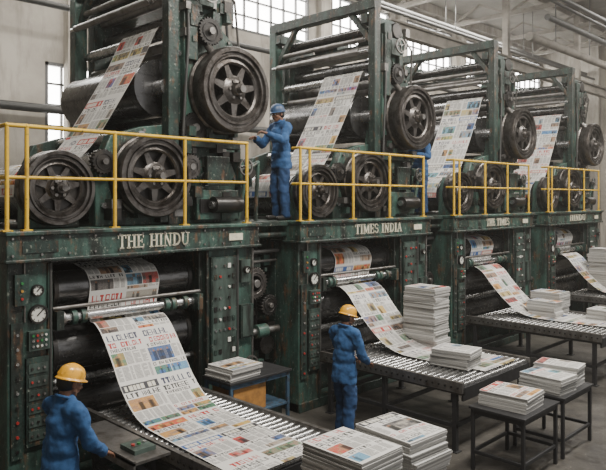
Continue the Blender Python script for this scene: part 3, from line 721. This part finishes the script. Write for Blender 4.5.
    for rr,h in((1.0,.0),(1.1,-.008),(1.1,-.002),(1.0,.012)):
        for i in range(n):
            t=2*math.pi*i/n; ex=1+(.2*max(0,math.cos(t))**2 if rr>1 else 0)
            vs.append(H@Vector((-.008+ra_*rr*ex*math.cos(t),rb_*rr*math.sin(t),.028+h)))
    for k in range(3):
        for i in range(n):
            j=(i+1)%n; fs.append((o+k*n+i,o+k*n+j,o+(k+1)*n+j,o+(k+1)*n+i))
    g.add(vs,fs,hat)
    for dy in(-.028,0,.028):
        pts=[H@Vector((-.008+ra_*math.cos(a)*.97,dy,.028+.127*math.sin(a)*(1-abs(dy)*1.2))) for a in np.linspace(.25,math.pi-.25,9)]
        for i in range(8): capsule(g,pts[i],pts[i+1],.006,.006,hat,8)
    for i in range(len(g.v)): g.v[i]=tuple(T@Vector(g.v[i])+Vector(loc))
    g.obj("safety_helmet",E)
    g=G()
    ring=[]
    for i in range(17):
        t=2*math.pi*i/16; ring.append(M@Vector((-.005+.074*math.cos(t),.08*math.sin(t),.57-.02*math.cos(t))))
    for i in range(16): capsule(g,ring[i],ring[i+1],.015,.015,"a",8)
    remesh(g,"collar",E,.007,1,T,None,["shirt_blue"])
    g=G()
    for s,el,wr in hands:
        d=(wr-el).normalized(); dd=(d+Vector((.3,0,-.0))).normalized()
        hand(g,wr+d*.0,dd,Vector((0,s*.25,1)) if abs(d.z)<.8 else Vector((0,s,.2)),s,curl)
    remesh(g,"hands",E,.0038,2,T,None,["skin"])
    return E
person("worker",(2.44,5.26,0),math.radians(8),.1,(.48,.36,1.0),(.34,-.14,1.0),head=(-.05,.25),curl=.3)
person("worker",(6.43,5.58,0),math.radians(-4),.03,(.36,.22,1.02),(.3,-.14,1.02),head=(-.15,.28),curl=.4,step=.06)
person("worker",(6.92,7.3,2.85),math.radians(172),.06,(.4,.2,1.3),(.38,-.15,1.25),head=(.1,.15),curl=.6,hat="helmet_blue")
person("worker",(11.02,7.55,2.85),math.radians(175),.1,(.35,.2,1.2),(.4,-.15,1.25),head=(-.1,.2),curl=.6,hat="helmet_blue")

# ------------------------------------------------------------------ room shell
XL,XR,YB,YF,ZC=-4.0,33.0,15.0,-4.0,11.0
g=G(); g.box(XL,XR,YF,YB,-.1,0,"concrete"); g.obj("floor")
g=G(); g.box(XL-.3,XR+.3,YF,YB+.3,ZC,ZC+.2,"ceiling_mat"); g.obj("ceiling")
xs=[3.4,7.8,12.2,16.6,21.0,25.4,29.6]
g=G(); z0,z1=8.2,10.2; W=3.3
wx=6.6
g.box(XL,XR,YB,YB+.3,0,4.4,"wall_plaster")
g.box(XL,wx,YB,YB+.3,4.4,6.4,"wall_plaster"); g.box(9.2,XR,YB,YB+.3,4.4,6.4,"wall_plaster")
g.box(XL,XR,YB,YB+.3,6.4,z0,"wall_plaster"); g.box(XL,XR,YB,YB+.3,z1,ZC,"wall_plaster")
px=XL
for q in xs: g.box(px,q,YB,YB+.3,z0,z1,"wall_plaster"); px=q+W
g.box(px,XR,YB,YB+.3,z0,z1,"wall_plaster")
for q in xs: g.box(q-.75,q-.35,YB-.25,YB,0,ZC,"wall_plaster")
g.box(XL,XR,YB-.08,YB,7.75,7.95,"wall_plaster"); g.box(XL,XR,YB-.3,YB,ZC-.35,ZC,"wall_plaster")
g.obj("wall_back")
def window(i,x0,x1,z0,z1,nx,nz,c=YB):
    g=G()
    def bx(a0,a1,d0,d1,b0,b1,m): g.box(a0,a1,c+d0,c+d1,b0,b1,m)
    bx(x0,x1,.12,.14,z0,z1,"window_glass")
    bx(x0,x1,.0,.12,z0,z0+.08,"window_frame"); bx(x0,x1,.0,.12,z1-.08,z1,"window_frame"); bx(x0,x0+.08,0,.12,z0,z1,"window_frame"); bx(x1-.08,x1,0,.12,z0,z1,"window_frame")
    for k in range(1,nx): t=x0+(x1-x0)*k/nx; bx(t-.022,t+.022,.04,.12,z0,z1,"window_frame")
    for k in range(1,nz): t=z0+(z1-z0)*k/nz; bx(x0,x1,.04,.12,t-.022,t+.022,"window_frame")
    g.obj("window_%d"%i)
for i,q in enumerate(xs): window(i+1,q,q+W,z0,z1,6,4)
window(9,wx,9.2,4.4,6.4,6,4)
g=G(); g.box(XR,XR+.3,YF,YB+.3,0,ZC,"wall_plaster")
for q in(0,4,8,12): g.box(XR-.3,XR,q,q+.5,0,ZC,"wall_plaster")
g.box(XR-.1,XR,YF,YB,6.0,6.3,"wall_plaster"); g.obj("wall_right")
g=G(); g.box(XL-.3,XL,YF,YB+.3,0,ZC,"wall_plaster"); g.obj("wall_left")
g=G()
for yy in(.5,4.0,7.5,11.0):
    g.box(XL,XR,yy,yy+.22,ZC-.3,ZC,"beam_mat"); g.box(XL,XR,yy-.06,yy+.28,ZC-.34,ZC-.3,"beam_mat")
g.obj("trim_1")
g=G()
for xx in np.arange(1,XR-.5,3.6):
    g.box(xx,xx+.18,YF,YB-.35,ZC-1.0,ZC-.86,"beam_mat")
    yy=YF; k=0
    while yy<YB-1.6:
        g.bar((xx+.09,yy,ZC-.9 if k%2 else ZC-.35),(xx+.09,yy+1.2,ZC-.35 if k%2 else ZC-.9),.08,.08,"beam_mat"); yy+=1.2;k+=1
for yy,zz in((10.6,7.6),):
    g.box(14,XR-.4,yy-.12,yy+.12,zz,zz+.06,"beam_mat"); g.box(14,XR-.4,yy-.12,yy+.12,zz+.34,zz+.4,"beam_mat"); g.box(14,XR-.4,yy-.03,yy+.03,zz+.06,zz+.34,"beam_mat")
    for xx in(20.5,26.5,32.2): g.box(xx,xx+.2,yy-.1,yy+.1,zz+.4,ZC-.35,"beam_mat")
g.obj("roof_trusses")
g=G()
for yy,zz,r_ in((12.6,9.3,.09),(12.2,9.0,.06),(13.5,7.3,.07),(5.2,9.4,.12),(14.4,5.2,.1),(8.2,9.2,.08),(8.5,9.2,.05)):
    g.cyl((XL+.05,yy,zz),(XR-.35,yy,zz),r_,"pipe_mat",14)
for xx in np.arange(2,XR-1,6):
    for yy,zz,r_ in((12.6,9.3,.09),(12.2,9.0,.06),(5.2,9.4,.12),(8.2,9.2,.08)): g.cyl((xx,yy,zz),(xx,yy,ZC-.02),.015,"pipe_mat",6)
g.cyl((20,9.5,8.4),(32.6,9.5,8.4),.14,"beam_mat",24); g.cyl((20,8.9,8.9),(32.6,8.9,8.9),.1,"pipe_mat",16)
for xx in(22,25,28,31): g.cyl((xx,9.5,8.5),(xx,9.5,ZC-.02),.02,"pipe_mat",6)
g.obj("ceiling_pipes")

# ------------------------------------------------------------------ light
def area(name,loc,target,sx,sy,p,col=(1,1,1)):
    l=bpy.data.lights.new(name,'AREA'); l.shape='RECTANGLE'; l.size=sx; l.size_y=sy; l.energy=p; l.color=col
    o=bpy.data.objects.new(name,l); o.location=loc; o.rotation_euler=(Vector(target)-Vector(loc)).to_track_quat('-Z','Y').to_euler(); COL.objects.link(o)
wc=(1,.95,.875)
area("added_overhead_light",(4,1.8,9.9),(4.3,5.5,0),3.5,1.6,950,wc)  # overhead area lights added to light the hall; ceiling has no skylights
area("added_overhead_light.001",(11,1.8,9.9),(10,5.5,0),3.5,1.6,950,wc)
area("added_overhead_light.002",(18,2,9.9),(17,6,0),3.5,1.6,950,wc)
area("added_overhead_light.003",(8,12.2,9.9),(8,14.2,0),10,1.2,700,wc)  # this and the next are added to brighten the back wall
area("added_overhead_light.004",(20,12.2,9.9),(20,14.2,0),10,1.2,1100,wc)
area("added_overhead_light.005",(27,6,9.9),(27,8,0),6,4,1100,wc)
area("added_open_side_fill",(9,-3.9,5),(10,6,2.5),22,8,420,(1,.98,.96))  # fill added for ambient light lost in the haze; no loading bay exists
w=bpy.data.worlds.new("World"); SC.world=w; w.use_nodes=True; nt=w.node_tree
bg=nt.nodes["Background"]; bg.inputs[0].default_value=(.97,.98,1,1); bg.inputs[1].default_value=.38
vs_=nt.nodes.new("ShaderNodeVolumeScatter"); vs_.inputs["Density"].default_value=.0018; vs_.inputs["Anisotropy"].default_value=.3; vs_.inputs["Color"].default_value=(1,.97,.92,1)
nt.links.new(vs_.outputs[0],nt.nodes["World Output"].inputs["Volume"])

# ------------------------------------------------------------------ camera
cam=bpy.data.cameras.new("Camera"); cam.sensor_width=36; cam.lens=650/606*36; cam.shift_y=-37/606; cam.clip_end=200
co=bpy.data.objects.new("Camera",cam); co.location=(0,0,3.19); co.rotation_euler=(math.pi/2,0,math.radians(-45.4)); COL.objects.link(co); SC.camera=co
